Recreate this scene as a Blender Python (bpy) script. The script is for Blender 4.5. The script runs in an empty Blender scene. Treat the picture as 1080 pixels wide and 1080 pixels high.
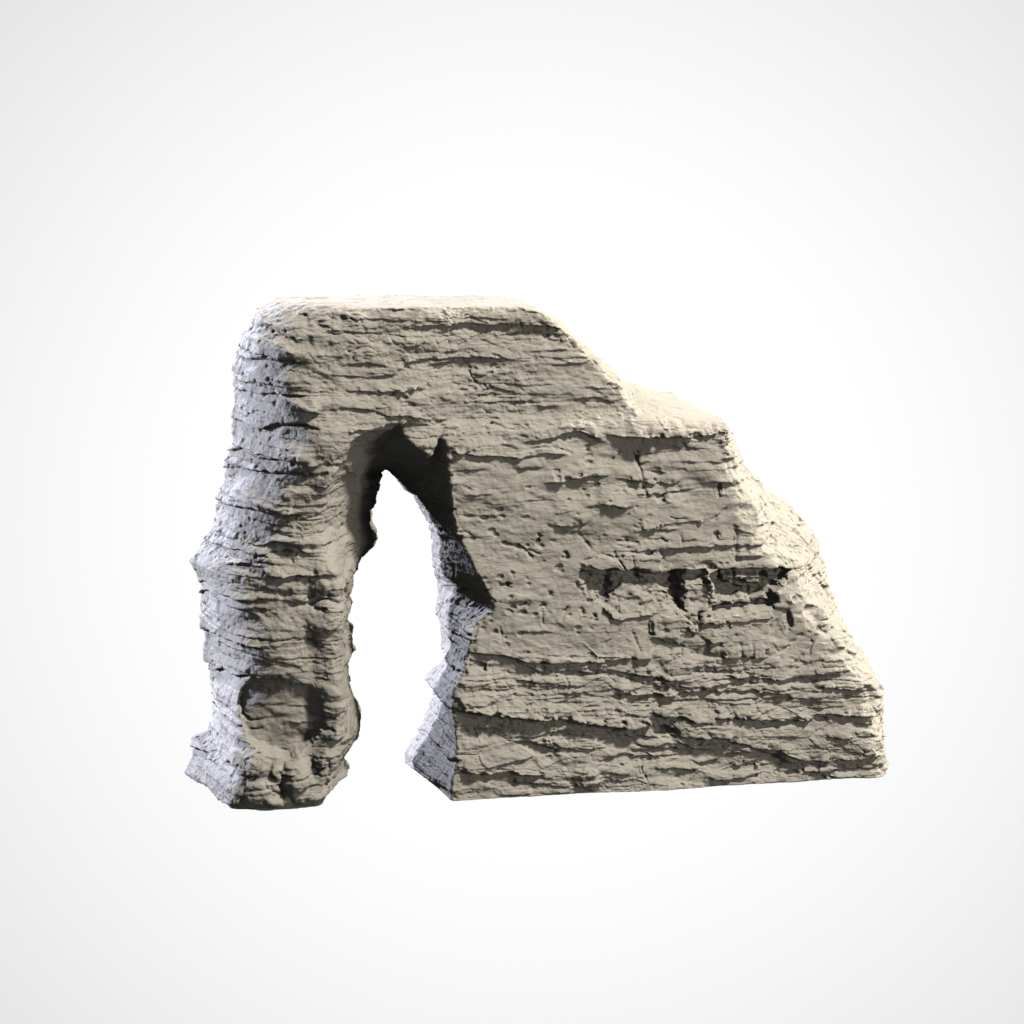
import bpy, math, time
import numpy as np
import openvdb
T00 = time.time()
S = 0.01                       # one photograph pixel (at the rock) = 0.01 m
D = 4000.0                     # camera distance, in the same small unit
ELEV = math.radians(12.0)      # the camera looks down by this much
TH = math.radians(10.5)        # the rock slab is turned by this much
LEAN = 0.10
f32 = np.float32

# ------------------------------------------------------------------ camera maths (numpy)
RT = np.array([1, 0, 0.]); FW = np.array([0, math.cos(ELEV), -math.sin(ELEV)])
UP = np.array([0, math.sin(ELEV), math.cos(ELEV)])
ORG = -D * FW
def ray(px, py):
    return FW + (px - 540) / D * RT + (540 - py) / D * UP
A = ORG + 3960 * ray(475, 845)                 # front foot corner of the big block, on the ground
U3 = np.array([math.cos(TH), math.sin(TH), 0]); V3 = np.array([-math.sin(TH), math.cos(TH), 0])
def front_v(z): return LEAN * z
def back_v(z): return 160 - 0.02 * z
def px_to_uz(px, py, which, off=0.0):
    d = ray(px, py)
    if which == 'f': k = lambda P: (P - A) @ V3 - LEAN * (P - A)[2] - off
    else: k = lambda P: (P - A) @ V3 - (160 - 0.02 * (P - A)[2]) - off
    k0, k1 = k(ORG), k(ORG + d)
    P = ORG - k0 / (k1 - k0) * d - A
    return P @ U3, P[2]
def project(u, v, z):
    X = A[0] + u * U3[0] + v * V3[0] - ORG[0]
    Y = A[1] + u * U3[1] + v * V3[1] - ORG[1]
    Z = A[2] + z - ORG[2]
    dep = Y * FW[1] + Z * FW[2]
    return 540 + D * X / dep, 540 - D * (Y * UP[1] + Z * UP[2]) / dep

# ------------------------------------------------------------------ noise
rng = np.random.default_rng(7)
TAB = rng.random((64, 64, 64)).astype(f32).ravel()
def vnoise(x, y, z):
    """smooth value noise in -1..1"""
    xi = np.floor(x); yi = np.floor(y); zi = np.floor(z)
    fx = (x - xi).astype(f32); fy = (y - yi).astype(f32); fz = (z - zi).astype(f32)
    fx = fx * fx * (3 - 2 * fx); fy = fy * fy * (3 - 2 * fy); fz = fz * fz * (3 - 2 * fz)
    xi = xi.astype(np.int32); yi = yi.astype(np.int32); zi = zi.astype(np.int32)
    x0 = (xi & 63) << 12; x1 = ((xi + 1) & 63) << 12
    y0 = (yi & 63) << 6; y1 = ((yi + 1) & 63) << 6
    z0 = zi & 63; z1 = (zi + 1) & 63
    t = TAB
    a = t[x0 + y0 + z0]; a = a + (t[x1 + y0 + z0] - a) * fx
    b = t[x0 + y1 + z0]; b = b + (t[x1 + y1 + z0] - b) * fx
    a = a + (b - a) * fy
    c = t[x0 + y0 + z1]; c = c + (t[x1 + y0 + z1] - c) * fx
    d = t[x0 + y1 + z1]; d = d + (t[x1 + y1 + z1] - d) * fx
    c = c + (d - c) * fy
    return (a + (c - a) * fz) * 2 - 1
def fbm(x, y, z, o=3, g=0.5):
    s = 0; a = 1.0; n = 0
    for i in range(o):
        s = s + a * vnoise(x + 17.3 * i, y + 9.1 * i, z + 5.7 * i); n += a
        x = x * 2.03; y = y * 2.03; z = z * 2.03; a *= g
    return s / n
def hsh(i, j, k):
    return TAB[((i & 63) << 12) + ((j & 63) << 6) + (k & 63)]
def worley(x, y, z, seed=0):
    """F1, F2 and the id of the nearest cell"""
    xi = np.floor(x).astype(np.int32); yi = np.floor(y).astype(np.int32); zi = np.floor(z).astype(np.int32)
    f1 = np.full(x.shape, 9, f32); f2 = f1.copy(); cid = np.zeros(x.shape, f32)
    for a in (-1, 0, 1):
        for b in (-1, 0, 1):
            for c in (-1, 0, 1):
                i = xi + a; j = yi + b; k = zi + c
                dx = i + hsh(i + seed, j, k) - x; dy = j + hsh(j + 11, k + seed, i) - y; dz = k + hsh(k + 29, i, j + seed) - z
                d = (dx * dx + dy * dy + dz * dz).astype(f32)
                m = d < f1
                f2 = np.where(m, f1, np.minimum(f2, d))
                cid = np.where(m, hsh(i + 41, j + 3, k + seed), cid)
                f1 = np.where(m, d, f1)
    return np.sqrt(f1), np.sqrt(f2), cid
def sstep(a, b, x):
    t = np.clip((x - a) / (b - a), 0, 1); return t * t * (3 - 2 * t)

# ------------------------------------------------------------------ relief of the front face (depth map, traced)
MX0, MY0, MW, MH = 180, 290, 780, 580
yy, xx = np.mgrid[0:MH, 0:MW].astype(f32); xx += MX0; yy += MY0
wob = fbm(xx / 23, yy / 40, xx * 0 + 3.3, 3) * 3.2
wob2 = fbm(xx / 9, yy / 22, xx * 0 + 8.3, 3)
jx = (xx + 2.0 * fbm(xx / 14, yy / 14, xx * 0 + 1.7, 2)).astype(f32)
jy = (yy + 2.0 * fbm(xx / 14, yy / 14, xx * 0 + 11.7, 2)).astype(f32)
DM = np.zeros((MH, MW), f32)
ORIG = {'1': (180, 290), '2': (180, 570), '3': (420, 290), '4': (420, 570), '5': (660, 390), '6': (660, 570), '8': (580, 560)}
def cvt(src, pts):
    if src == 'p': return [tuple(p) for p in pts]
    ox, oy = ORIG[src]; return [(ox + x / 3.6, oy + y / 3.6) for x, y in pts]
AMP = 1.08
def ledge(src, pts, a=3.0, L=None, R=None, b=None, wobble=1.0):
    """lip that stands out above the line and an undercut below it"""
    P = cvt(src, pts); xs = np.array([p[0] for p in P]); ys = np.array([p[1] for p in P])
    o = np.argsort(xs); xs = xs[o]; ys = ys[o]
    a = a * AMP
    L = (L or 3 + 1.6 * a) * 1.25; R = R or 4 + 2.2 * a; b = a * 0.5 if b is None else b
    i0 = max(int(xs[0] - MX0) - 6, 0); i1 = min(int(xs[-1] - MX0) + 7, MW)
    j0 = max(int(ys.min() - MY0 - 4 * R), 0); j1 = min(int(ys.max() - MY0 + 4 * L), MH)
    X = xx[j0:j1, i0:i1]; Y = yy[j0:j1, i0:i1]
    yl = np.interp(X[0], xs, ys).astype(f32)[None, :] + wobble * (wob[j0:j1, i0:i1] * 0.55 + wob2[j0:j1, i0:i1] * 1.3)
    s = Y - yl
    tw = min(14.0, 0.3 * (xs[-1] - xs[0]) + 2)
    t = sstep(xs[0] - 4, xs[0] + tw, X) * (1 - sstep(xs[-1] - tw, xs[-1] + 4, X))
    t = t * (0.82 + 0.5 * wob2[j0:j1, i0:i1])
    up = np.exp(np.minimum(s, 0) / R); dn = np.exp(-np.maximum(s, 0) / L)
    k = sstep(-0.5, 1.0 + 0.16 * a, s)
    chip = sstep(0.1, 0.5, vnoise(X / 6.5, Y / 5.0, X * 0 + a)) * np.exp(-np.abs(s + 1.5) / 3.0)
    t = t * (1 - 0.75 * chip)
    DM[j0:j1, i0:i1] += t * (a * up * (1 - k) - b * dn * k)
def crack(src, pts, a=2.0, w=1.1):
    P = cvt(src, pts)
    for (xa, ya), (xb, yb) in zip(P[:-1], P[1:]):
        i0 = max(int(min(xa, xb) - MX0 - 8), 0); i1 = min(int(max(xa, xb) - MX0 + 9), MW)
        j0 = max(int(min(ya, yb) - MY0 - 8), 0); j1 = min(int(max(ya, yb) - MY0 + 9), MH)
        X = jx[j0:j1, i0:i1] - xa; Y = jy[j0:j1, i0:i1] - ya; ex, ey = xb - xa, yb - ya
        t = np.clip((X * ex + Y * ey) / (ex * ex + ey * ey + 1e-6), 0, 1)
        d = np.hypot(X - t * ex, Y - t * ey)
        DM[j0:j1, i0:i1] = np.minimum(DM[j0:j1, i0:i1], DM[j0:j1, i0:i1] - a * np.exp(-(d / w) ** 2))
def blob(src, c, r, a, rot=0.0, p=2.0):
    (cx, cy), = cvt(src, [c]); rx, ry = (r[0], r[1]) if src == 'p' else (r[0] / 3.6, r[1] / 3.6)
    X = jx - cx; Y = jy - cy; cr, sr = math.cos(rot), math.sin(rot)
    q = ((X * cr + Y * sr) / rx) ** 2 + ((-X * sr + Y * cr) / ry) ** 2
    DM[:] += (a * np.exp(-q ** (p / 2))).astype(f32)
def poly_sd(X, Y, P):
    d = np.full(X.shape, 1e9, f32); ins = np.zeros(X.shape, bool)
    n = len(P)
    for i in range(n):
        xa, ya = P[i]; xb, yb = P[(i + 1) % n]
        ex, ey = xb - xa, yb - ya
        t = np.clip(((X - xa) * ex + (Y - ya) * ey) / (ex * ex + ey * ey + 1e-9), 0, 1)
        d = np.minimum(d, (X - xa - t * ex) ** 2 + (Y - ya - t * ey) ** 2)
        if ya != yb:
            c = ((ya > Y) != (yb > Y)) & (X < (xb - xa) * (Y - ya) / (yb - ya) + xa)
            ins ^= c
    d = np.sqrt(d)
    return np.where(ins, -d, d)
fxx = (jx + 4.5 * fbm(xx / 9, yy / 7, xx * 0 + 31.7, 3)).astype(f32)
fyy = (jy + 4.0 * fbm(xx / 9, yy / 7, xx * 0 + 41.7, 3)).astype(f32)
rgh = fbm(xx / 10, yy / 5, xx * 0 + 51.7, 3)
rgh2 = fbm(xx / 34, yy / 14, xx * 0 + 61.7, 2)
def overhang(src, pts, a, L):
    """face that leans inwards below a lip, then comes back out"""
    P = cvt(src, pts); xs = np.array([p[0] for p in P]); ys = np.array([p[1] for p in P])
    yl = np.interp(xx[0], xs, ys)[None, :] + wob * 0.5 + wob2 * 1.2
    LL = L * (1 + 0.5 * wob2); q = yy - yl
    t = sstep(xs[0] - 4, xs[0] + 16, xx) * (1 - sstep(xs[-1] - 16, xs[-1] + 4, xx))
    DM[:] -= (t * a * 0.65 * (0.75 + 0.9 * rgh2) * np.where(q < 0, 0, np.where(q < LL, q / LL, np.exp(-(q - LL) / (1.2 * L))))).astype(f32)
def facet(src, pts, a, w=2.5, tx=0.0, ty=0.0, rg=0.0):
    """polygon raised (a > 0) or sunk (a < 0), w = width of its edge, tx/ty tilt its floor"""
    P = cvt(src, pts); xs = [p[0] for p in P]; ys = [p[1] for p in P]
    i0 = max(int(min(xs) - MX0 - 12 - w), 0); i1 = min(int(max(xs) - MX0 + 12 + w), MW)
    j0 = max(int(min(ys) - MY0 - 12 - w), 0); j1 = min(int(max(ys) - MY0 + 12 + w), MH)
    X = fxx[j0:j1, i0:i1]; Y = fyy[j0:j1, i0:i1]
    m = 1 - sstep(-w, w * 0.3, poly_sd(X, Y, P))
    cx, cy = sum(xs) / len(xs), sum(ys) / len(ys)
    DM[j0:j1, i0:i1] += m * (a + tx * (X - cx) + ty * (Y - cy) + rg * rgh[j0:j1, i0:i1])

# --- big steps: the upper wall stands back behind the shelf of the lower block
shelf = np.interp(xx[0], [440, 470, 540, 620, 665, 720, 790], [462, 456, 452, 446, 444, 438, 436])[None, :]
up_m = (1 - sstep(-13, 5, yy - shelf)) * sstep(430, 500, xx)
DM -= up_m * 10
DM -= (1 - sstep(325, 360, xx)) * sstep(430, 560, yy) * 16          # the foot of the leg stands a little back
lc = np.interp(yy[:, 0], [310, 420, 480, 560, 700, 850], [330, 335, 318, 306, 312, 300])[:, None]
lw = np.interp(yy[:, 0], [310, 420, 480, 560, 700, 850], [120, 120, 70, 62, 60, 60])[:, None]
DM += (13 * sstep(400, 480, yy) * (1 - np.clip(np.abs(xx - lc) / lw, 0, 1.25) ** 2) * (xx < 420)).astype(f32)
# --- leg: rounded left flank, bulges, alcove and toes
ledge('1', [(320, 200), (420, 235), (520, 250)], 4.5); ledge('1', [(300, 260), (440, 285)], 4)
ledge('1', [(320, 345), (460, 352)], 4.5); ledge('1', [(310, 290), (480, 300)], 3)
ledge('1', [(310, 452), (400, 468), (480, 492), (580, 525)], 6, L=14, R=14)
ledge('1', [(530, 300), (680, 315)], 2); ledge('1', [(560, 190), (640, 207)], 2)
ledge('1', [(640, 160), (760, 168), (900, 172), (1080, 175)], 2.2)
ledge('1', [(640, 340), (760, 335), (850, 350)], 2); ledge('1', [(600, 378), (740, 385), (860, 376)], 2.5)
ledge('1', [(660, 432), (800, 445), (970, 435)], 3.2); ledge('1', [(620, 500), (700, 500), (860, 538), (970, 550)], 3)
ledge('1', [(820, 520), (970, 548), (1080, 560)], 2.5)
ledge('1', [(345, 690), (450, 705), (560, 722)], 5.5, L=12); ledge('1', [(530, 716), (650, 705)], 2.5)
ledge('1', [(640, 590), (760, 585), (870, 566), (1000, 572)], 3.5)
ledge('1', [(420, 795), (560, 800), (630, 792)], 2.5); ledge('1', [(250, 880), (360, 900), (500, 920)], 6, L=12)
ledge('1', [(150, 952), (350, 966), (470, 960)], 5, L=8)
crack('1', [(490, 940), (560, 920), (620, 910), (700, 895), (775, 865)], 2.4); crack('1', [(400, 995), (500, 998), (600, 1000)], 2)
ledge('1', [(500, 880), (640, 870)], 1.6)
blob('1', (920, 310), (50, 25), -3); blob('1', (775, 245), (40, 14), -2.5); blob('1', (640, 390), (20, 40), 2.5)
blob('1', (560, 640), (110, 60), 4); blob('1', (500, 570), (130, 40), 5)
ledge('2', [(215, 150), (300, 118), (400, 140), (600, 132), (695, 125)], 6, L=16, R=16, wobble=2.2)
crack('2', [(350, 208), (520, 212), (680, 215)], 1.8); ledge('2', [(270, 352), (345, 354)], 2.5)
crack('2', [(345, 385), (470, 378), (560, 392), (660, 405)], 2); ledge('2', [(590, 292), (645, 288)], 2); ledge('2', [(475, 325), (580, 350)], 2)
ledge('2', [(300, 470), (420, 462), (470, 475), (530, 515)], 2.2); ledge('2', [(200, 440), (300, 465)], 3)
facet('2', [(320, 540), (420, 522), (540, 530), (582, 590), (588, 720), (520, 800), (430, 835), (340, 800), (285, 745), (275, 650)], -10, w=3.0, ty=-0.19, tx=0.10)
facet('2', [(330, 560), (420, 540), (535, 545), (570, 600), (560, 640), (430, 660), (300, 655)], -2, w=6)
ledge('2', [(310, 655), (430, 640), (570, 645)], 1.5, wobble=.5); ledge('2', [(560, 650), (725, 645)], 3)
ledge('2', [(430, 705), (570, 715)], 1.6)
ledge('2', [(600, 745), (725, 738)], 6, L=14)
for c, r, a in (((325, 850), (52, 70), 15), ((480, 890), (46, 76), 16), ((560, 940), (45, 60), 9), ((405, 880), (22, 60), 8), ((250, 900), (45, 90), 8), ((330, 950), (60, 40), 9), ((600, 850), (50, 60), 7), ((520, 980), (60, 30), 6), ((410, 985), (40, 18), 8)):
    blob('2', c, r, a, p=3)
crack('2', [(415, 880), (425, 990)], 3.5, 2.5); crack('2', [(600, 830), (590, 980)], 2.5, 2); crack('2', [(290, 840), (280, 990)], 2.5, 2)
crack('2', [(280, 950), (360, 935), (420, 960)], 2.5, 1.5)
for c, r, a in (((295, 372), (26, 10), 7), ((290, 402), (30, 13), 9), ((300, 432), (28, 9), 6), ((280, 455), (22, 10), 7), ((300, 480), (26, 9), 7), ((262, 352), (24, 9), 4),
                ((262, 540), (26, 14), 9), ((255, 590), (30, 13), 8), ((255, 640), (20, 20), 5), ((262, 690), (22, 14), 7), ((250, 770), (16, 20), 5), ((300, 520), (26, 8), 5), ((350, 640), (18, 30), 3), ((335, 575), (30, 12), 4)):
    blob('p', c, r, a, p=3.2)
# --- lintel and upper wall
ledge('3', [(-130, 135), (60, 128), (240, 120), (470, 122)], 2.5, L=5)
ledge('3', [(0, 200), (130, 196), (330, 190), (540, 198), (640, 215)], 4, L=8); ledge('3', [(230, 172), (330, 168), (430, 176)], 2)
ledge('3', [(370, 240), (480, 230), (640, 236)], 2); ledge('3', [(230, 255), (300, 246), (420, 240)], 2)
ledge('3', [(0, 270), (90, 268)], 2.4); ledge('3', [(120, 352), (210, 336), (300, 320), (430, 325)], 3, L=9)
ledge('3', [(0, 330), (100, 328)], 3); ledge('3', [(270, 380), (350, 386)], 2); ledge('3', [(0, 442), (110, 432)], 2.5)
ledge('3', [(350, 428), (450, 455)], 2); ledge('3', [(520, 512), (620, 505)], 2.4); ledge('3', [(480, 300), (640, 290), (700, 300)], 1.8)
ledge('3', [(560, 350), (700, 345)], 1.6); ledge('3', [(0, 480), (110, 486)], 2.2); ledge('3', [(700, 430), (840, 440)], 2)
ledge('3', [(660, 480), (760, 470), (850, 500)], 2.4)
blob('3', (185, 460), (18, 22), 2.5, p=4); blob('3', (320, 495), (30, 12), 2); blob('3', (210, 290), (22, 14), 3, p=4); blob('3', (460, 410), (28, 32), 2, p=4)
crack('3', [(215, 390), (195, 460)], 1.6)
# --- shelf lips of the lower block
ledge('3', [(180, 662), (300, 682), (450, 690), (560, 680), (650, 682)], 4.5, L=8); ledge('3', [(470, 634), (600, 612), (690, 590), (785, 628)], 5.5, L=10)
ledge('3', [(780, 612), (900, 605), (1080, 612)], 5.5, L=9); ledge('3', [(380, 640), (450, 650)], 2)
ledge('3', [(550, 792), (640, 780), (700, 768), (800, 760)], 6.5, L=10, R=16); ledge('3', [(820, 770), (1000, 790), (1080, 780)], 3.5)
ledge('3', [(700, 882), (800, 865), (890, 882)], 3.5); ledge('3', [(560, 942), (640, 952), (730, 930)], 4)
ledge('3', [(590, 905), (670, 890)], 3); ledge('3', [(900, 972), (960, 968), (1080, 960)], 3); ledge('3', [(220, 740), (330, 735)], 2)
ledge('3', [(240, 838), (370, 828)], 2); ledge('3', [(230, 910), (400, 918)], 1.8); ledge('3', [(430, 730), (560, 735)], 2.2)
blob('3', (900, 720), (40, 30), -4); blob('3', (990, 740), (50, 22), -3.5); blob('3', (840, 850), (70, 45), 4, p=3); blob('3', (1040, 860), (60, 40), 4)
crack('3', [(910, 680), (925, 780)], 3, 1.6); crack('3', [(400, 1025), (470, 1030), (510, 1075)], 3, 1.6)
ledge('5', [(0, 250), (150, 258), (260, 248), (415, 236)], 6, L=10); ledge('5', [(70, 375), (155, 392)], 4)
ledge('5', [(270, 432), (370, 428), (490, 442)], 4, L=8); ledge('5', [(0, 475), (130, 470), (270, 448)], 3)
ledge('5', [(40, 610), (110, 585), (210, 578), (350, 560)], 3); ledge('5', [(0, 688), (210, 677), (420, 667), (540, 667)], 4, wobble=.6)
ledge('5', [(415, 708), (545, 704)], 4); ledge('5', [(400, 600), (480, 620)], 3)
ledge('5', [(150, 290), (330, 300)], 2.5); ledge('5', [(0, 320), (120, 318)], 2.5); ledge('5', [(200, 350), (400, 352)], 2.5)
for c, r, a in (((140, 485), (24, 22), -5), ((355, 460), (14, 24), -4), ((460, 540), (36, 26), -4), ((345, 630), (9, 13), -4), ((380, 270), (30, 30), 4), ((150, 205), (30, 10), -3), ((260, 250), (25, 12), -4), ((60, 400), (40, 40), 3), ((280, 380), (60, 30), 3.5)):
    blob('5', c, r, a, p=3)
# --- the hollow in the middle of the block
facet('8', [(108, 148), (160, 156), (225, 150), (300, 156), (350, 150), (412, 164), (470, 150), (520, 150), (600, 150), (606, 240), (600, 300), (565, 345), (505, 308), (430, 296), (340, 325), (260, 322), (205, 290), (160, 245), (115, 200)], -10, w=2.5, ty=0.08, rg=5)
facet('8', [(215, 262), (288, 198), (340, 212), (395, 245), (420, 300), (340, 335), (250, 332), (200, 295)], 4.0, w=2.5, tx=-0.08, ty=0.03)
facet('8', [(415, 165), (500, 158), (512, 300), (450, 298), (462, 240), (415, 215)], -9, w=3, tx=-0.35)
facet('8', [(512, 185), (560, 200), (606, 195), (600, 262), (590, 300), (560, 345), (508, 308)], 7, w=2, tx=0.05)
facet('8', [(515, 145), (590, 135), (640, 150), (655, 205), (560, 212), (505, 178)], 5, w=3)
facet('8', [(612, 165), (660, 145), (740, 140), (820, 134), (895, 140), (915, 150), (905, 195), (850, 230), (870, 270), (835, 300), (730, 310), (600, 330), (608, 250)], -15, w=2.5, ty=0.05, rg=4)
facet('8', [(660, 172), (720, 165), (800, 176), (808, 222), (740, 200), (700, 212), (660, 206)], 8, w=2, ty=0.06)
facet('8', [(610, 262), (660, 270), (720, 262), (780, 255), (830, 236), (845, 264), (720, 288), (610, 296)], 10, w=3, ty=0.25)
facet('8', [(820, 160), (890, 150), (880, 210), (820, 214)], 5, w=3, tx=0.1)
facet('8', [(600, 312), (700, 298), (840, 300), (845, 330), (700, 335), (560, 352)], 4, w=2, ty=0.3)
facet('8', [(895, 142), (952, 148), (940, 205), (890, 232)], -4, w=6, tx=0.2)
for c, r, a in (((850, 235), (30, 16), 4), ((880, 285), (26, 14), 3), ((910, 262), (18, 12), 3.5), ((800, 280), (20, 10), 2.5), ((440, 330), (40, 14), 2), ((180, 205), (24, 18), -2.5), ((320, 185), (30, 10), -3), ((240, 180), (20, 12), 3)):
    blob('8', c, r, a, p=3)
facet('8', [(112, 110), (220, 92), (250, 100), (300, 80), (410, 78), (450, 90), (410, 160), (350, 146), (300, 152), (225, 146), (130, 140)], 3.5, w=2)
crack('8', [(245, 80), (285, 150)], 2.5, 1.5); crack('8', [(310, 95), (320, 150)], 1.6); crack('8', [(262, 270), (262, 310)], 2.5, 1.4)
crack('8', [(705, 0), (708, 112)], 2); crack('8', [(500, 20), (500, 62)], 1.6); crack('8', [(375, 240), (405, 270)], 2, 1.4)
ledge('8', [(330, 318), (390, 322)], 3.5); facet('8', [(385, 335), (450, 312), (500, 318), (570, 382), (500, 392), (488, 425), (430, 412), (378, 402)], 4, w=5)
facet('8', [(480, 310), (510, 318), (575, 380), (540, 388)], 2.5, w=3)
ledge('8', [(375, 405), (430, 415), (500, 432)], 4); ledge('8', [(575, 398), (640, 418)], 4)
ledge('8', [(600, 470), (720, 468), (840, 482)], 3.5); crack('8', [(720, 420), (725, 470)], 1.6); crack('8', [(765, 420), (768, 475)], 1.6)
blob('8', (905, 335), (16, 34), -6, p=3); blob('8', (560, 465), (40, 16), -4); blob('8', (600, 140), (36, 22), -5, p=3)
facet('8', [(640, 345), (850, 330), (860, 470), (720, 470), (600, 460), (600, 400)], 2.5, w=5)
ledge('8', [(640, 180), (700, 186), (790, 180), (880, 176)], 3.5); ledge('8', [(620, 232), (720, 228), (840, 236)], 3.5)
ledge('8', [(120, 178), (220, 176), (300, 184), (400, 180)], 2.5); crack('8', [(700, 150), (705, 215)], 2.5, 1.6); crack('8', [(760, 225), (770, 300)], 2.5, 1.6); crack('8', [(225, 155), (232, 205), (215, 260)], 3, 2)
crack('8', [(330, 150), (345, 200)], 3, 1.6)
# --- the bedded foot of the block
ledge('4', [(260, 425), (420, 440), (480, 460), (600, 456), (740, 455), (830, 440), (1000, 440)], 5, L=8, R=15)
ledge('4', [(470, 340), (610, 350)], 2); ledge('4', [(430, 530), (540, 536), (620, 540), (690, 546)], 3.5); ledge('4', [(550, 575), (690, 585)], 2.5)
ledge('4', [(210, 632), (300, 636), (345, 648), (400, 666), (560, 670), (700, 685), (830, 695), (985, 702)], 9, L=15, R=20)
ledge('4', [(205, 662), (360, 667)], 3); ledge('4', [(740, 488), (860, 500), (1080, 522)], 3.5); ledge('4', [(860, 580), (1080, 575)], 4)
ledge('4', [(400, 768), (500, 770), (620, 786), (690, 800), (770, 783)], 3); ledge('4', [(215, 858), (340, 890), (430, 880), (570, 890)], 6, L=10)
ledge('4', [(680, 890), (800, 880), (890, 890)], 4); ledge('4', [(780, 912), (900, 914)], 3); ledge('4', [(950, 648), (1080, 672)], 5)
ledge('4', [(300, 560), (450, 565)], 2); ledge('4', [(820, 740), (1000, 748)], 4); ledge('4', [(560, 730), (720, 735)], 2.5); ledge('4', [(250, 720), (380, 725)], 2)
ledge('4', [(850, 815), (1000, 825), (1080, 820)], 3); ledge('4', [(430, 915), (650, 935)], 3)
blob('4', (720, 905), (50, 35), 6, .5, 3); blob('4', (790, 590), (50, 40), -3, 0, 3); blob('4', (1040, 730), (35, 28), -5, 0, 3); blob('4', (860, 560), (24, 30), 3, 0, 3)
for c in ((550, 250), (610, 115), (640, 260), (700, 280), (745, 290), (370, 350), (420, 165), (470, 240), (640, 60), (580, 200)):
    blob('4', c, (13, 11), -3.5, p=3)
facet('4', [(380, 160), (440, 160), (430, 185), (385, 182)], -4, w=2)
crack('4', [(785, 395), (840, 340)], 1.8); crack('4', [(890, 350), (920, 420)], 2, 1.4)
ledge('6', [(365, 500), (430, 526), (560, 525), (680, 515)], 4.5); ledge('6', [(680, 515), (790, 495), (875, 495)], 3.5)
ledge('6', [(0, 500), (120, 520), (200, 548), (335, 556)], 4); ledge('6', [(0, 580), (300, 572), (640, 578)], 4, L=7)
ledge('6', [(100, 650), (330, 682)], 5, L=9); ledge('6', [(320, 660), (480, 672), (710, 682)], 6.5, L=13, R=16)
ledge('6', [(700, 660), (830, 664), (972, 666)], 7, L=11); ledge('6', [(720, 552), (860, 566), (945, 550)], 4); ledge('6', [(850, 690), (975, 700)], 3)
ledge('6', [(250, 770), (420, 768), (560, 790), (660, 830), (840, 832), (970, 812)], 4.5, L=8); ledge('6', [(740, 745), (975, 735)], 3.5)
ledge('6', [(200, 738), (420, 740)], 4, L=9); ledge('6', [(310, 900), (420, 902), (540, 880)], 4); ledge('6', [(590, 882), (780, 870), (975, 862)], 4)
ledge('6', [(720, 895), (910, 906)], 3); ledge('6', [(0, 795), (280, 797)], 2.5); ledge('6', [(380, 850), (560, 856)], 3.5); ledge('6', [(80, 870), (300, 868)], 2)
blob('6', (660, 620), (50, 36), -3, 0, 3); blob('6', (640, 820), (50, 30), 5, .3, 3); blob('6', (240, 710), (55, 30), 4, 0, 3); blob('6', (897, 800), (8, 9), -4, 0, 3)
blob('6', (150, 730), (30, 20), -5, 0, 3); blob('6', (360, 700), (40, 30), 3); blob('6', (650, 460), (22, 14), -3, 0, 3)
blob('6', (210, 470), (60, 50), 4, .6, 3); blob('6', (300, 500), (30, 20), -2)
overhang('4', [(205, 655), (345, 660), (560, 680), (830, 705), (985, 712), (1200, 735), (1500, 745), (1830, 765)], 7, 24)
overhang('4', [(260, 430), (420, 445), (600, 460), (830, 445), (1000, 445), (1180, 470)], 4, 13)
overhang('2', [(200, 160), (300, 130), (400, 145), (690, 130)], 7, 20)
overhang('3', [(-140, 180), (130, 185), (330, 182), (640, 205)], 3.5, 10)
overhang('3', [(470, 640), (690, 600), (785, 632), (900, 612), (1080, 618), (1275, 600)], 4.5, 14)
overhang('3', [(170, 670), (450, 695), (650, 690)], 4, 13); overhang('3', [(540, 800), (700, 775), (800, 768)], 4, 9)
overhang('1', [(250, 890), (360, 910), (500, 930)], 5, 12); overhang('1', [(320, 460), (400, 478), (560, 525)], 5, 14); overhang('1', [(340, 700), (560, 730)], 4, 12)
overhang('1', [(240, 250), (440, 270)], 4, 12); overhang('1', [(150, 960), (350, 975), (600, 1000)], 5, 13)
overhang('6', [(0, 590), (300, 580), (640, 585), (960, 580)], 3, 12); overhang('6', [(250, 780), (560, 800), (660, 838), (960, 822)], 4, 12); overhang('4', [(215, 870), (570, 898), (720, 890)], 4, 12)
overhang('5', [(0, 480), (270, 450), (490, 450)], 3, 9)
rc = np.random.default_rng(21)
for _ in range(110):
    cx = rc.uniform(360, 900); cy = rc.uniform(330, 820); an = rc.choice([rc.normal(1.45, 0.35), rc.normal(0.1, 0.25), rc.normal(-0.7, 0.3)]); ln_ = rc.uniform(4, 12)
    if cx > 560 and cy < 330 + (cx - 560) * 1.05: continue
    dx, dy = math.cos(an) * ln_, math.sin(an) * ln_
    crack('p', [(cx - dx, cy - dy), (cx + rc.normal(0, 2), cy + rc.normal(0, 2)), (cx + dx, cy + dy)], rc.uniform(1.0, 2.4), rc.uniform(0.8, 1.4))
for _ in range(70):
    cx = rc.uniform(300, 900); cy = rc.uniform(335, 825)
    if cx > 540 and cy < 330 + (cx - 540) * 1.05: continue
    blob('p', (cx, cy), (rc.uniform(2, 8), rc.uniform(1.6, 4)), rc.normal(0, 1.7), rc.normal(0, 0.3), 3.5)
# small unevenness everywhere on the face
DM += 4.0 * fbm(xx / 70, yy / 30, xx * 0 + 21.1, 2) + 1.6 * fbm(xx / 26, yy / 9, xx * 0 + 5.1, 2)

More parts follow.
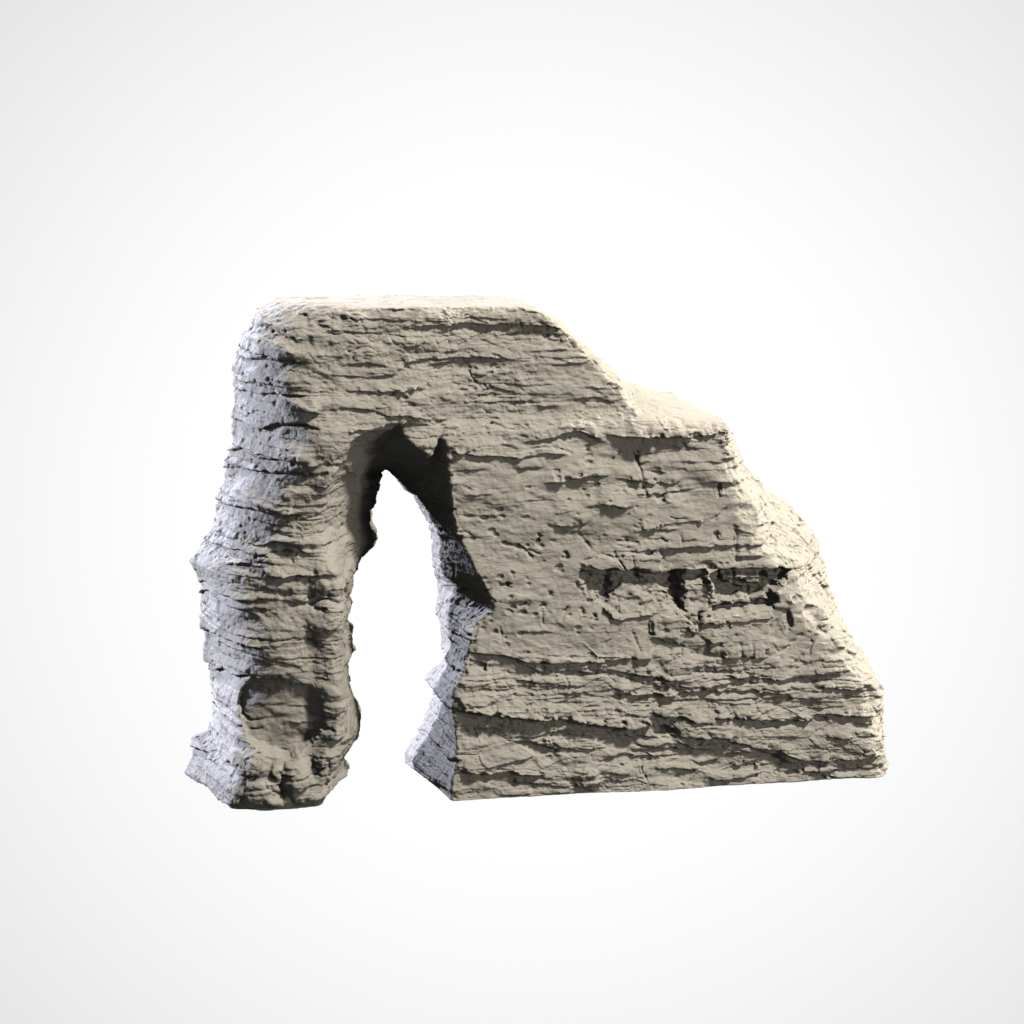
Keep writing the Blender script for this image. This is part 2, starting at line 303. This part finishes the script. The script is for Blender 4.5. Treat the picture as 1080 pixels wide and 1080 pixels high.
# ------------------------------------------------------------------ outlines traced at the front and at the back of the slab
SIL = [(249, 846), (235, 839), (209, 821), (194, 812), (198, 801), (198, 787), (206, 771), (219, 766), (222, 748), (223, 726), (219, 706), (213, 687), (209, 659), (206, 623), (208, 605), (197, 589), (203, 578),
       (215, 563), (224, 552), (226, 526), (231, 509), (237, 484), (242, 462), (240, 441), (244, 423), (242, 401), (243, 376), (251, 362), (255, 347), (265, 334), (268, 322), (278, 318), (291, 311.5),
       (420, 309.5), (539, 312), (556, 322), (587, 333), (595, 339), (599, 351), (614, 364), (642, 382), (648, 393), (687, 409), (709, 412), (729, 426), (743, 438), (763, 447), (775, 455), (778, 465),
       (782, 484), (799, 501), (810, 515), (832, 526), (852, 543), (859, 554), (871, 596), (888, 657), (902, 676), (913, 695), (922, 715), (925, 730), (921, 776), (925, 800), (924, 860)]
FRT = [(243, 870), (246, 840), (252, 810), (248, 780), (256, 750), (266, 720), (268, 700), (258, 680), (253, 650), (248, 625), (243, 605), (252, 590), (262, 560), (268, 540), (272, 515), (290, 490), (298, 470),
       (290, 440), (284, 420), (286, 400), (278, 385), (276, 365), (282, 350), (300, 336), (325, 325.5), (420, 324.5), (556, 325), (570, 328), (592, 341), (598, 352), (612, 369), (631, 382), (642, 396), (659, 412), (667, 429), (672, 441),
       (772, 447), (775, 458), (774, 482), (781, 507), (806, 545), (816, 575), (842, 600), (848, 622), (856, 642), (882, 673), (898, 690), (921, 718), (930, 735), (931, 776), (935, 800), (933, 870)]
OPB = [(374, 850), (372, 820), (368, 800), (363, 792), (379, 776), (381, 746), (372, 726), (365, 703), (365, 692), (374, 683), (372, 673), (363, 642), (370, 630), (371, 613), (374, 596), (381, 585), (398, 571), (396, 550),
       (395, 532), (399, 516), (401, 498), (406, 496), (414, 502), (421, 511), (432, 519), (440, 532), (448, 546), (452, 564), (454, 585), (458, 613), (462, 644), (464, 674), (467, 692), (448, 714), (456, 727), (455, 735),
       (444, 762), (426, 792), (428, 803), (436, 850)]
OPF = [(336, 880), (337, 845), (350, 815), (356, 795), (366, 775), (368, 745), (362, 725), (357, 700), (357, 680), (358, 645), (361, 615), (346, 588), (331, 562), (337, 535), (349, 502), (362, 484), (372, 464),
       (395, 455), (421, 448), (428, 461), (438, 470), (454, 480), (461, 463), (467, 458), (473, 478), (475, 520), (481, 550), (488, 578), (508, 612), (518, 628), (520, 645), (506, 656), (497, 668), (492, 702), (480, 725), (477, 750), (482, 790), (475, 845), (475, 880)]
h = 1.05
u0, z0, v0 = -290.0, -6.0, -26.0
NU, NZ, NV = int(780 / h), int(530 / h), int(200 / h)
gz, gu = np.mgrid[0:NZ, 0:NU].astype(f32); gu = gu * h + u0; gz = gz * h + z0
def outline(pts, which):
    out = []
    for x, y in pts:
        off = 0.0
        if which == 'f' and x < 380: off = 16 * sstep(430, 560, y)
        out.append(px_to_uz(x, y, which, off))
    return poly_sd(gu, gz, out)
Sf, Sb, Of, Ob = outline(FRT, 'f'), outline(SIL, 'b'), outline(OPF, 'f'), outline(OPB, 'b')
fr = front_v(gz); bk = back_v(gz)
px, py = project(gu, fr, gz)
def bilin(img, x, y):
    x = np.clip(x - MX0, 0, MW - 1.01); y = np.clip(y - MY0, 0, MH - 1.01)
    i = x.astype(np.int32); j = y.astype(np.int32); a = x - i; b = y - j
    return (img[j, i] * (1 - a) + img[j, i + 1] * a) * (1 - b) + (img[j + 1, i] * (1 - a) + img[j + 1, i + 1] * a) * b
DD = bilin(DM, px, py).astype(f32)
Bk = bk + 6 * fbm(gu / 60, gz / 25, gz * 0 + 40.2, 3)
def smax(a, b, k):
    t = np.maximum(k - np.abs(a - b), 0) / k
    return np.maximum(a, b) + t * t * k * 0.25
kout = (7 + (34 + 46 * sstep(150, 330, gz)) * sstep(-60, -200, gu) * sstep(20, 120, gz) + 16 * sstep(180, 300, gu)).astype(f32)
khole = (5 + 13 * (1 - sstep(-110, -70, gu)) * (1 - sstep(300, 350, gz))).astype(f32)
rows = np.arange(NZ)
F = np.empty((NU, NV, NZ), f32)
for iv in range(NV):
    v = v0 + iv * h
    # lips hang a little: relief is looked up higher the further it stands out
    sh = np.clip(np.rint(0.12 * (fr[:, 0] - v) / h), -8, 10).astype(int)
    dd = DD[np.clip(rows + sh, 0, NZ - 1)]
    front = fr - dd - v
    w = np.clip((v - fr) / (bk - fr), 0, 1.05); w2 = np.clip(w, 0, 1)
    outer = Sf + (Sb - Sf) * w2
    wo = sstep(0.0, 1.0, w2) * 0.35 + w2 * 0.65
    hole = Of + (Ob - Of) * wo
    f = smax(front, outer, kout)
    f = smax(f, v - Bk, 14)
    f = smax(f, -hole, khole)
    f = np.maximum(f, -gz)
    F[:, iv, :] = f.T
np.clip(F, -6, 6, out=F)
F[0] = 6; F[-1] = 6; F[:, 0] = 6; F[:, -1] = 6; F[:, :, 0] = 6; F[:, :, -1] = 6
grid = openvdb.FloatGrid(6.0); grid.copyFromArray(F)
pts, quads = grid.convertToQuads(isovalue=0.0)
pts = np.asarray(pts, np.float64); quads = np.asarray(quads, np.int64)
del F, grid
# keep the biggest connected piece only
lab = np.arange(len(pts)); 
for _ in range(400):
    m = lab[quads].min(1); new = lab.copy()
    np.minimum.at(new, quads.ravel(), np.repeat(m, 4)); new = new[new]
    if (new == lab).all(): break
    lab = new
vals, cnt = np.unique(lab, return_counts=True); big = vals[cnt.argmax()]
keep = lab == big; idx = np.cumsum(keep) - 1
quads = idx[quads[keep[quads[:, 0]]]]; pts = pts[keep]
u = pts[:, 0] * h + u0; v = pts[:, 1] * h + v0; z = pts[:, 2] * h + z0
NVERT = len(u); print('verts', NVERT, 'quads', len(quads), round(time.time() - T00, 1))

# ------------------------------------------------------------------ normals
def vnormals(P):
    a = P[quads[:, 2]] - P[quads[:, 0]]; b = P[quads[:, 3]] - P[quads[:, 1]]
    n = np.cross(a, b); out = np.zeros_like(P)
    for c in range(3):
        for k in range(4):
            out[:, c] += np.bincount(quads[:, k], n[:, c], NVERT)
    return out / (np.linalg.norm(out, axis=1, keepdims=True) + 1e-9)
def smooth(val, it):
    deg = np.bincount(quads.ravel(), minlength=NVERT).astype(float)
    for _ in range(it):
        s = val[quads].mean(1) if val.ndim == 1 else val[quads].mean(1)
        if val.ndim == 1:
            val = sum(np.bincount(quads[:, k], s, NVERT) for k in range(4)) / deg
        else:
            val = np.stack([sum(np.bincount(quads[:, k], s[:, c], NVERT) for k in range(4)) / deg for c in range(val.shape[1])], 1)
    return val
P = np.stack([u, v, z], 1)
N = vnormals(P)
if (N[:, 2] * (z > z.max() - 5)).sum() < 0:
    quads = quads[:, ::-1].copy(); N = -N
N = smooth(N, 5); N /= np.linalg.norm(N, axis=1, keepdims=True)
H = N * np.array([1, 1, 0.45]); H[:, 2] -= 0.12

# ------------------------------------------------------------------ bedding, chips and pits on every side
uf, vf, zf = u.astype(f32), v.astype(f32), z.astype(f32)
frontness = sstep(0.55, 0.9, -N[:, 1]).astype(f32)
topness = sstep(0.6, 0.92, N[:, 2]).astype(f32)
leftness = sstep(0.4, 0.8, -N[:, 0]).astype(f32)
qx, qy = project(u, v, z)
calm = np.zeros(NVERT)
for cx, cy, rx, ry in ((570, 620, 70, 55), (830, 660, 50, 28), (310, 640, 50, 40), (600, 500, 50, 26), (610, 410, 50, 30), (560, 672, 70, 16), (700, 800, 90, 12), (520, 745, 50, 10), (650, 625, 24, 16), (310, 500, 40, 12), (375, 540, 25, 30), (880, 770, 60, 10), (298, 750, 42, 34), (720, 690, 160, 9), (640, 540, 70, 14), (860, 625, 40, 22), (450, 420, 50, 14), (700, 560, 60, 9), (560, 800, 70, 10), (800, 815, 80, 9)):
    calm = np.maximum(calm, np.exp(-(((qx - cx) / rx) ** 2 + ((qy - cy) / ry) ** 2) ** 1.5))
alc = np.exp(-(((qx - 296) / 48) ** 2 + ((qy - 748) / 56) ** 2) ** 3).astype(f32)
rough = (1 - 0.8 * calm * frontness).astype(f32)
band = (sstep(455, 485, qy) * (1 - sstep(672, 700, qy)) * sstep(470, 500, qx) * frontness).astype(f32)
rough *= 1 - 0.6 * band
def strata(s, seed, rag, blk=0.45):
    q = zf + 0.02 * uf + 7 * vnoise(uf / 130 + seed, vf / 130, zf / 70) + rag * fbm(uf / 11, vf / 11, zf / 11 + seed, 2)
    q = q / s + 0.45 * vnoise(q / (1.9 * s), q * 0 + seed, q * 0)
    k = np.floor(q); t = q - k; ki = k.astype(np.int32)
    a = vnoise(uf / (8 * s) + 3.1 * k, vf / (8 * s), k * 5.37 + seed)
    cw = uf / (5.5 * s) + 3 * hsh(ki, ki * 3, ki * 7) + 0.8 * vnoise(uf / (3 * s), vf / (3 * s), zf / (3 * s)); cv = vf / (5.5 * s) + ki * 0.37
    b = hsh(np.floor(cw).astype(np.int32) + ki * 5, np.floor(cv).astype(np.int32), ki + seed) * 2 - 1
    hgt = (1 - blk) * a + blk * b
    # lip at the bottom of each bed, sloping back upwards
    gr = sstep(0.15, 0.5, vnoise(uf / (7 * s) + 5.7 * k, vf / (7 * s), k * 3.3 + seed + 50))
    edge = np.minimum(t, 1 - t) * s
    return hgt * (1 - 0.55 * t) + 0.35 * (0.5 - t) - 1.1 * gr * np.exp(-(edge / 0.9) ** 2)
gate = sstep(-0.35, 0.35, fbm(uf / 70, vf / 70, zf / 38 + 9.2, 2))
gate2 = sstep(-0.3, 0.4, fbm(uf / 45, vf / 45, zf / 22 + 19.2, 2))
side = 1 - frontness
flat = 1 - sstep(0.4, 0.75, N[:, 2]).astype(f32)
d = flat * strata(23.0, 3, 2.2) * (1.9 + 2.0 * side) * (0.5 + 0.5 * gate2) * (1 - 0.6 * calm * frontness) * (1 - 0.4 * band)
d += flat * rough * strata(9.5, 13, 2.2) * (1.6 + 0.5 * side) * (0.25 + 0.75 * gate)
d += flat * rough * strata(4.6, 29, 1.7) * (1.0 - 0.4 * side) * gate2
wx = 5 * vnoise(uf / 20, vf / 20, zf / 20 + 71); wz = 5 * vnoise(uf / 20, vf / 20, zf / 20 + 91)
f1, f2, cid = worley((uf + wx) / 44, (vf + wz) / 44, (zf + wz) / 27, 5)
legm = sstep(-70, -110, uf) * frontness * (1 - alc)
d += (side + 0.9 * legm) * (1 - topness) * ((cid - 0.5) * 7.5 * sstep(0.0, 0.25, f2 - f1) * (1 - 0.5 * leftness))
# beds that wrap round the left flank of the leg, with deep creases between them
crz = np.array(sorted(px_to_uz(228, yy_, 'b')[1] for yy_ in (312, 334, 368, 392, 402, 436, 470, 484, 523, 553, 562, 606, 616, 657, 690, 727, 736, 778, 812, 860)))
zw = zf + 5 * vnoise(uf / 40, vf / 40, zf / 40 + 3) + 2.5 * fbm(uf / 12, vf / 12, zf / 12 + 8, 2) + 0.06 * (vf - 80)
bi = np.clip(np.searchsorted(crz, zw), 1, len(crz) - 1)
lo_, hi_ = crz[bi - 1], crz[bi]; tb = np.clip((zw - lo_) / (hi_ - lo_), 0, 1); bt = np.minimum(1, (hi_ - lo_) / 26)
wrapm = sstep(0.1, 0.5, -N[:, 0]) * np.where(uf < -90, 1.0, 0.7) * sstep(-0.6, 0.2, N[:, 1] * 0 + vnoise(uf / 60, vf / 60, bi * 3.7) + 0.5)
amp_ = 6.0 + 4.5 * vnoise(uf / 45 + bi * 7.7, vf / 45, bi * 1.3)
g1, g2, gid = worley((uf + wx) / 52, vf / 60, (zf + wz * 0.6) / 15, 77)
lowm = sstep(660, 700, qy) + 0.6 * (1 - sstep(400, 440, qy)); lowm = (lowm * frontness * sstep(-120, -60, uf)).astype(f32)
d += lowm * (gid - 0.5) * 4.2 * sstep(0.0, 0.06, g2 - g1)
sx = (sstep(0.25, 0.5, N[:, 0]) * (uf > 90)).astype(f32)
g1, g2, gid = worley((uf + wx) / 26, vf / 30, (zf + wz) / 17, 91)
d += sx * ((gid - 0.5) * 8.0 * sstep(0.0, 0.12, g2 - g1) + 2.0 * fbm(uf / 9, vf / 9, zf / 7 + 77, 3))
d += flat * wrapm * (amp_ * bt * ((1 - tb) ** 0.6 - 0.45) - 3.2 * np.exp(-((np.minimum(tb, 1 - tb) * (hi_ - lo_)) / 1.5) ** 2) * sstep(-0.2, 0.3, vnoise(uf / 30, vf / 30, bi * 9.1)))
f1, f2, cid = worley(uf / 13 + 2, vf / 13, zf / 8, 17)
d += (0.9 - 0.35 * side) * rough * ((cid - 0.5) * 2.0 * gate * sstep(0.0, 0.2, f2 - f1) - (0.9 - 0.85 * side) * sstep(0.1, 0.0, f2 - f1) * (cid > .55))
d += (1 - flat) * (4.2 * fbm(uf / 24, vf / 12, zf / 12 + 7, 4) + 2.2 * fbm(uf / 7, vf / 4, zf / 5 + 27, 3))
d += (1.5 - 0.7 * band) * fbm(uf / 17, vf / 17, zf / 10, 3) + (0.9 - 0.3 * side - 0.3 * band) * fbm(uf / 4.5, vf / 4.5, zf / 3.4 + 3, 2)
f1, f2, cid = worley(uf / 9, vf / 9, zf / 7, 23)
r0 = 0.10 + 0.7 * (cid - 0.62)
pit = sstep(r0 + 0.2, r0 - 0.04, f1 + 0.14 * vnoise(uf / 3, vf / 3, zf / 3)) * (cid > 0.62) * sstep(-0.1, 0.35, fbm(uf / 50, vf / 50, zf / 40 + 33, 2) + 0.25 * leftness + 0.32 * calm.astype(f32))
d -= 1.9 * pit
f1, f2, cid = worley(uf / 12 + 0.3 * wx, vf / 9, zf / 7, 61)
d += (1 - flat) * ((cid - 0.5) * 4.5 * sstep(0.0, 0.15, f2 - f1) - 3.0 * sstep(0.42, 0.15, f1) * (cid > 0.7))
d *= (1 - 0.3 * topness) * (1 - 0.5 * alc)
d *= 1 - 0.5 * leftness * (uf > -70) * 0.5                     # the jamb of the opening is smoother
d = np.where(zf < 1.0, d * (1 - sstep(0.5, 0.9, -N[:, 2])), d)
P2 = P + H * d[:, None]
P2[:, 2] = np.maximum(P2[:, 2], 0.0)
W = (A[None, :] + P2[:, :1] * U3 + P2[:, 1:2] * V3) ; W[:, 2] = P2[:, 2]
W[:, :2] -= 0
W *= S
print('displaced', round(time.time() - T00, 1))

# ------------------------------------------------------------------ scene objects
scene = bpy.context.scene; col = scene.collection
me = bpy.data.meshes.new('rock_arch')
me.vertices.add(NVERT); me.vertices.foreach_set('co', W.astype(f32).ravel())
me.loops.add(quads.size); me.loops.foreach_set('vertex_index', quads.astype(np.int32).ravel())
me.polygons.add(len(quads)); me.polygons.foreach_set('loop_start', np.arange(0, quads.size, 4, dtype=np.int32))
me.polygons.foreach_set('use_smooth', np.ones(len(quads), bool))
me.update(calc_edges=True); me.validate()
rock = bpy.data.objects.new('rock_arch', me); col.objects.link(rock)
rock['label'] = 'beige layered rock arch with a slim leg and a wide sloping block on white'
rock['category'] = 'rock arch'

def new_mat(name):
    m = bpy.data.materials.new(name); m.use_nodes = True
    return m, m.node_tree.nodes, m.node_tree.links, m.node_tree.nodes['Principled BSDF']
m, nd, ln, bs = new_mat('rock_stone')
bs.inputs['Roughness'].default_value = 0.85; bs.inputs['Specular IOR Level'].default_value = 0.18
tc = nd.new('ShaderNodeTexCoord')
n1 = nd.new('ShaderNodeTexNoise'); n1.inputs['Scale'].default_value = 1.6; n1.inputs['Detail'].default_value = 6
n2 = nd.new('ShaderNodeTexNoise'); n2.inputs['Scale'].default_value = 26; n2.inputs['Detail'].default_value = 5; n2.inputs['Roughness'].default_value = 0.65
mp = nd.new('ShaderNodeMapping'); mp.inputs['Scale'].default_value = (0.8, 0.8, 1.9)
ln.new(tc.outputs['Object'], mp.inputs['Vector']); ln.new(tc.outputs['Object'], n1.inputs['Vector']); ln.new(mp.outputs['Vector'], n2.inputs['Vector'])
rp = nd.new('ShaderNodeValToRGB')
rp.color_ramp.elements[0].position = 0.3; rp.color_ramp.elements[0].color = (0.240, 0.218, 0.181, 1)
rp.color_ramp.elements[1].position = 0.7; rp.color_ramp.elements[1].color = (0.288, 0.263, 0.219, 1)
ln.new(n1.outputs['Fac'], rp.inputs['Fac']); ln.new(rp.outputs['Color'], bs.inputs['Base Color'])
bp = nd.new('ShaderNodeBump'); bp.inputs['Strength'].default_value = 0.4; bp.inputs['Distance'].default_value = 0.03
ln.new(n2.outputs['Fac'], bp.inputs['Height']); ln.new(bp.outputs['Normal'], bs.inputs['Normal'])
me.materials.append(m)

# big white studio board behind the rock, square to the camera
BW = 26.0                                                    # metres from the hidden lamp to the board
bc = np.array([0, 0, -A[2] * S]) + FW * (BW + 3.2)
vs = [tuple(bc + RT * x * 60 + UP * y * 60 + FW * t) for t in (0, 0.3) for x, y in ((-1, -1), (1, -1), (1, 1), (-1, 1))]
fs = [(0, 1, 2, 3), (7, 6, 5, 4), (0, 4, 5, 1), (1, 5, 6, 2), (2, 6, 7, 3), (3, 7, 4, 0)]
bm_ = bpy.data.meshes.new('backdrop'); bm_.from_pydata(vs, [], fs); bm_.update()
bd = bpy.data.objects.new('backdrop', bm_); col.objects.link(bd); bd['kind'] = 'structure'
m, nd, ln, bs = new_mat('white_paper')
bs.inputs['Base Color'].default_value = (0.88, 0.88, 0.88, 1); bs.inputs['Roughness'].default_value = 1.0; bs.inputs['Specular IOR Level'].default_value = 0.0
nz = nd.new('ShaderNodeTexNoise'); nz.inputs['Scale'].default_value = 60; b2 = nd.new('ShaderNodeBump'); b2.inputs['Strength'].default_value = 0.02
ln.new(nz.outputs['Fac'], b2.inputs['Height']); ln.new(b2.outputs['Normal'], bs.inputs['Normal'])
bm_.materials.append(m)

# ------------------------------------------------------------------ camera
gz_off = -A[2] * S                                           # ground is z = 0
from mathutils import Matrix, Vector
cam = bpy.data.cameras.new('camera'); co = bpy.data.objects.new('camera', cam); col.objects.link(co)
cam.sensor_width = 36; cam.lens = 36 * D / 1080; cam.clip_end = 500; cam.clip_start = 0.5
o = ORG * S; o = Vector((o[0], o[1], o[2] + gz_off))
M = Matrix(((RT[0], UP[0], -FW[0]), (RT[1], UP[1], -FW[1]), (RT[2], UP[2], -FW[2]))).to_4x4(); M.translation = o
co.matrix_world = M
scene.camera = co

# ------------------------------------------------------------------ studio lamps
ctr = Vector((0.3, 0.3, 2.2))
def lamp(name, kind, direction, dist, E, size, color, target=ctr, **kw):
    l = bpy.data.lights.new(name, kind); ob = bpy.data.objects.new(name, l); col.objects.link(ob)
    dv = Vector(direction).normalized(); ob.location = target + dv * dist
    ob.rotation_euler = dv.to_track_quat('Z', 'Y').to_euler()
    l.color = color
    if kind == 'AREA':
        if isinstance(size, tuple): l.shape = 'RECTANGLE'; l.size, l.size_y = size
        else: l.shape = 'DISK'; l.size = size
        l.energy = E * math.pi ** 2 * dist * dist
    else:
        l.shadow_soft_size = size; l.energy = E * 4 * math.pi ** 2 * dist * dist
        l.spot_size = math.radians(2 * kw['half']); l.spot_blend = kw['blend']
    return ob
lamp('key_lamp', 'SPOT', (0.49, -0.32, 0.81), 45, 1.92, 2.4, (1.0, 0.975, 0.93), half=12, blend=0.6)
lamp('slope_lamp', 'SPOT', (0.82, 0.30, 0.49), 45, 2.05, 1.5, (1.0, 0.965, 0.88), half=12, blend=0.6)
lamp('overhead_lamp', 'AREA', (0, 0.1, 1), 16, 0.15, (1.5, 5.0), (0.99, 0.995, 1.0), target=Vector((0, 0.9, 0)))
lamp('rim_lamp', 'SPOT', (-0.88, 0.26, 0.22), 22, 2.9, 0.8, (0.69, 0.75, 1.0), half=14, blend=0.6)
lamp('back_rim_lamp', 'SPOT', (-0.56, 0.72, 0.40), 24, 2.9, 0.8, (0.69, 0.75, 1.0), half=13, blend=0.6)
lamp('front_fill_lamp', 'AREA', (0.80, -0.52, 0.14), 30, 0.29, 7.0, (1.0, 0.97, 0.92))
# the lamp that whitens the board is hidden behind the rock and points away from it
bpt = Vector((0, 0, -A[2] * S)) + Vector(FW) * 3.2
lamp('backdrop_lamp', 'SPOT', tuple(-FW), BW, 1.035, 0.2, (1, 1, 1), target=bpt + Vector(FW) * BW, half=70, blend=0.3)
wd = bpy.data.worlds.new('World'); scene.world = wd; wd.use_nodes = True
wd.node_tree.nodes['Background'].inputs['Color'].default_value = (0.9, 0.95, 1.0, 1)
wd.node_tree.nodes['Background'].inputs['Strength'].default_value = 0.105

vs_ = scene.view_settings; vs_.view_transform = 'Standard'; vs_.look = 'None'; vs_.exposure = 0; vs_.gamma = 1; vs_.use_curve_mapping = False
scene.render.engine = 'CYCLES'
scene.cycles.max_bounces = 2; scene.cycles.diffuse_bounces = 0; scene.cycles.glossy_bounces = 0
scene.cycles.use_denoising = True
print('done', round(time.time() - T00, 1))
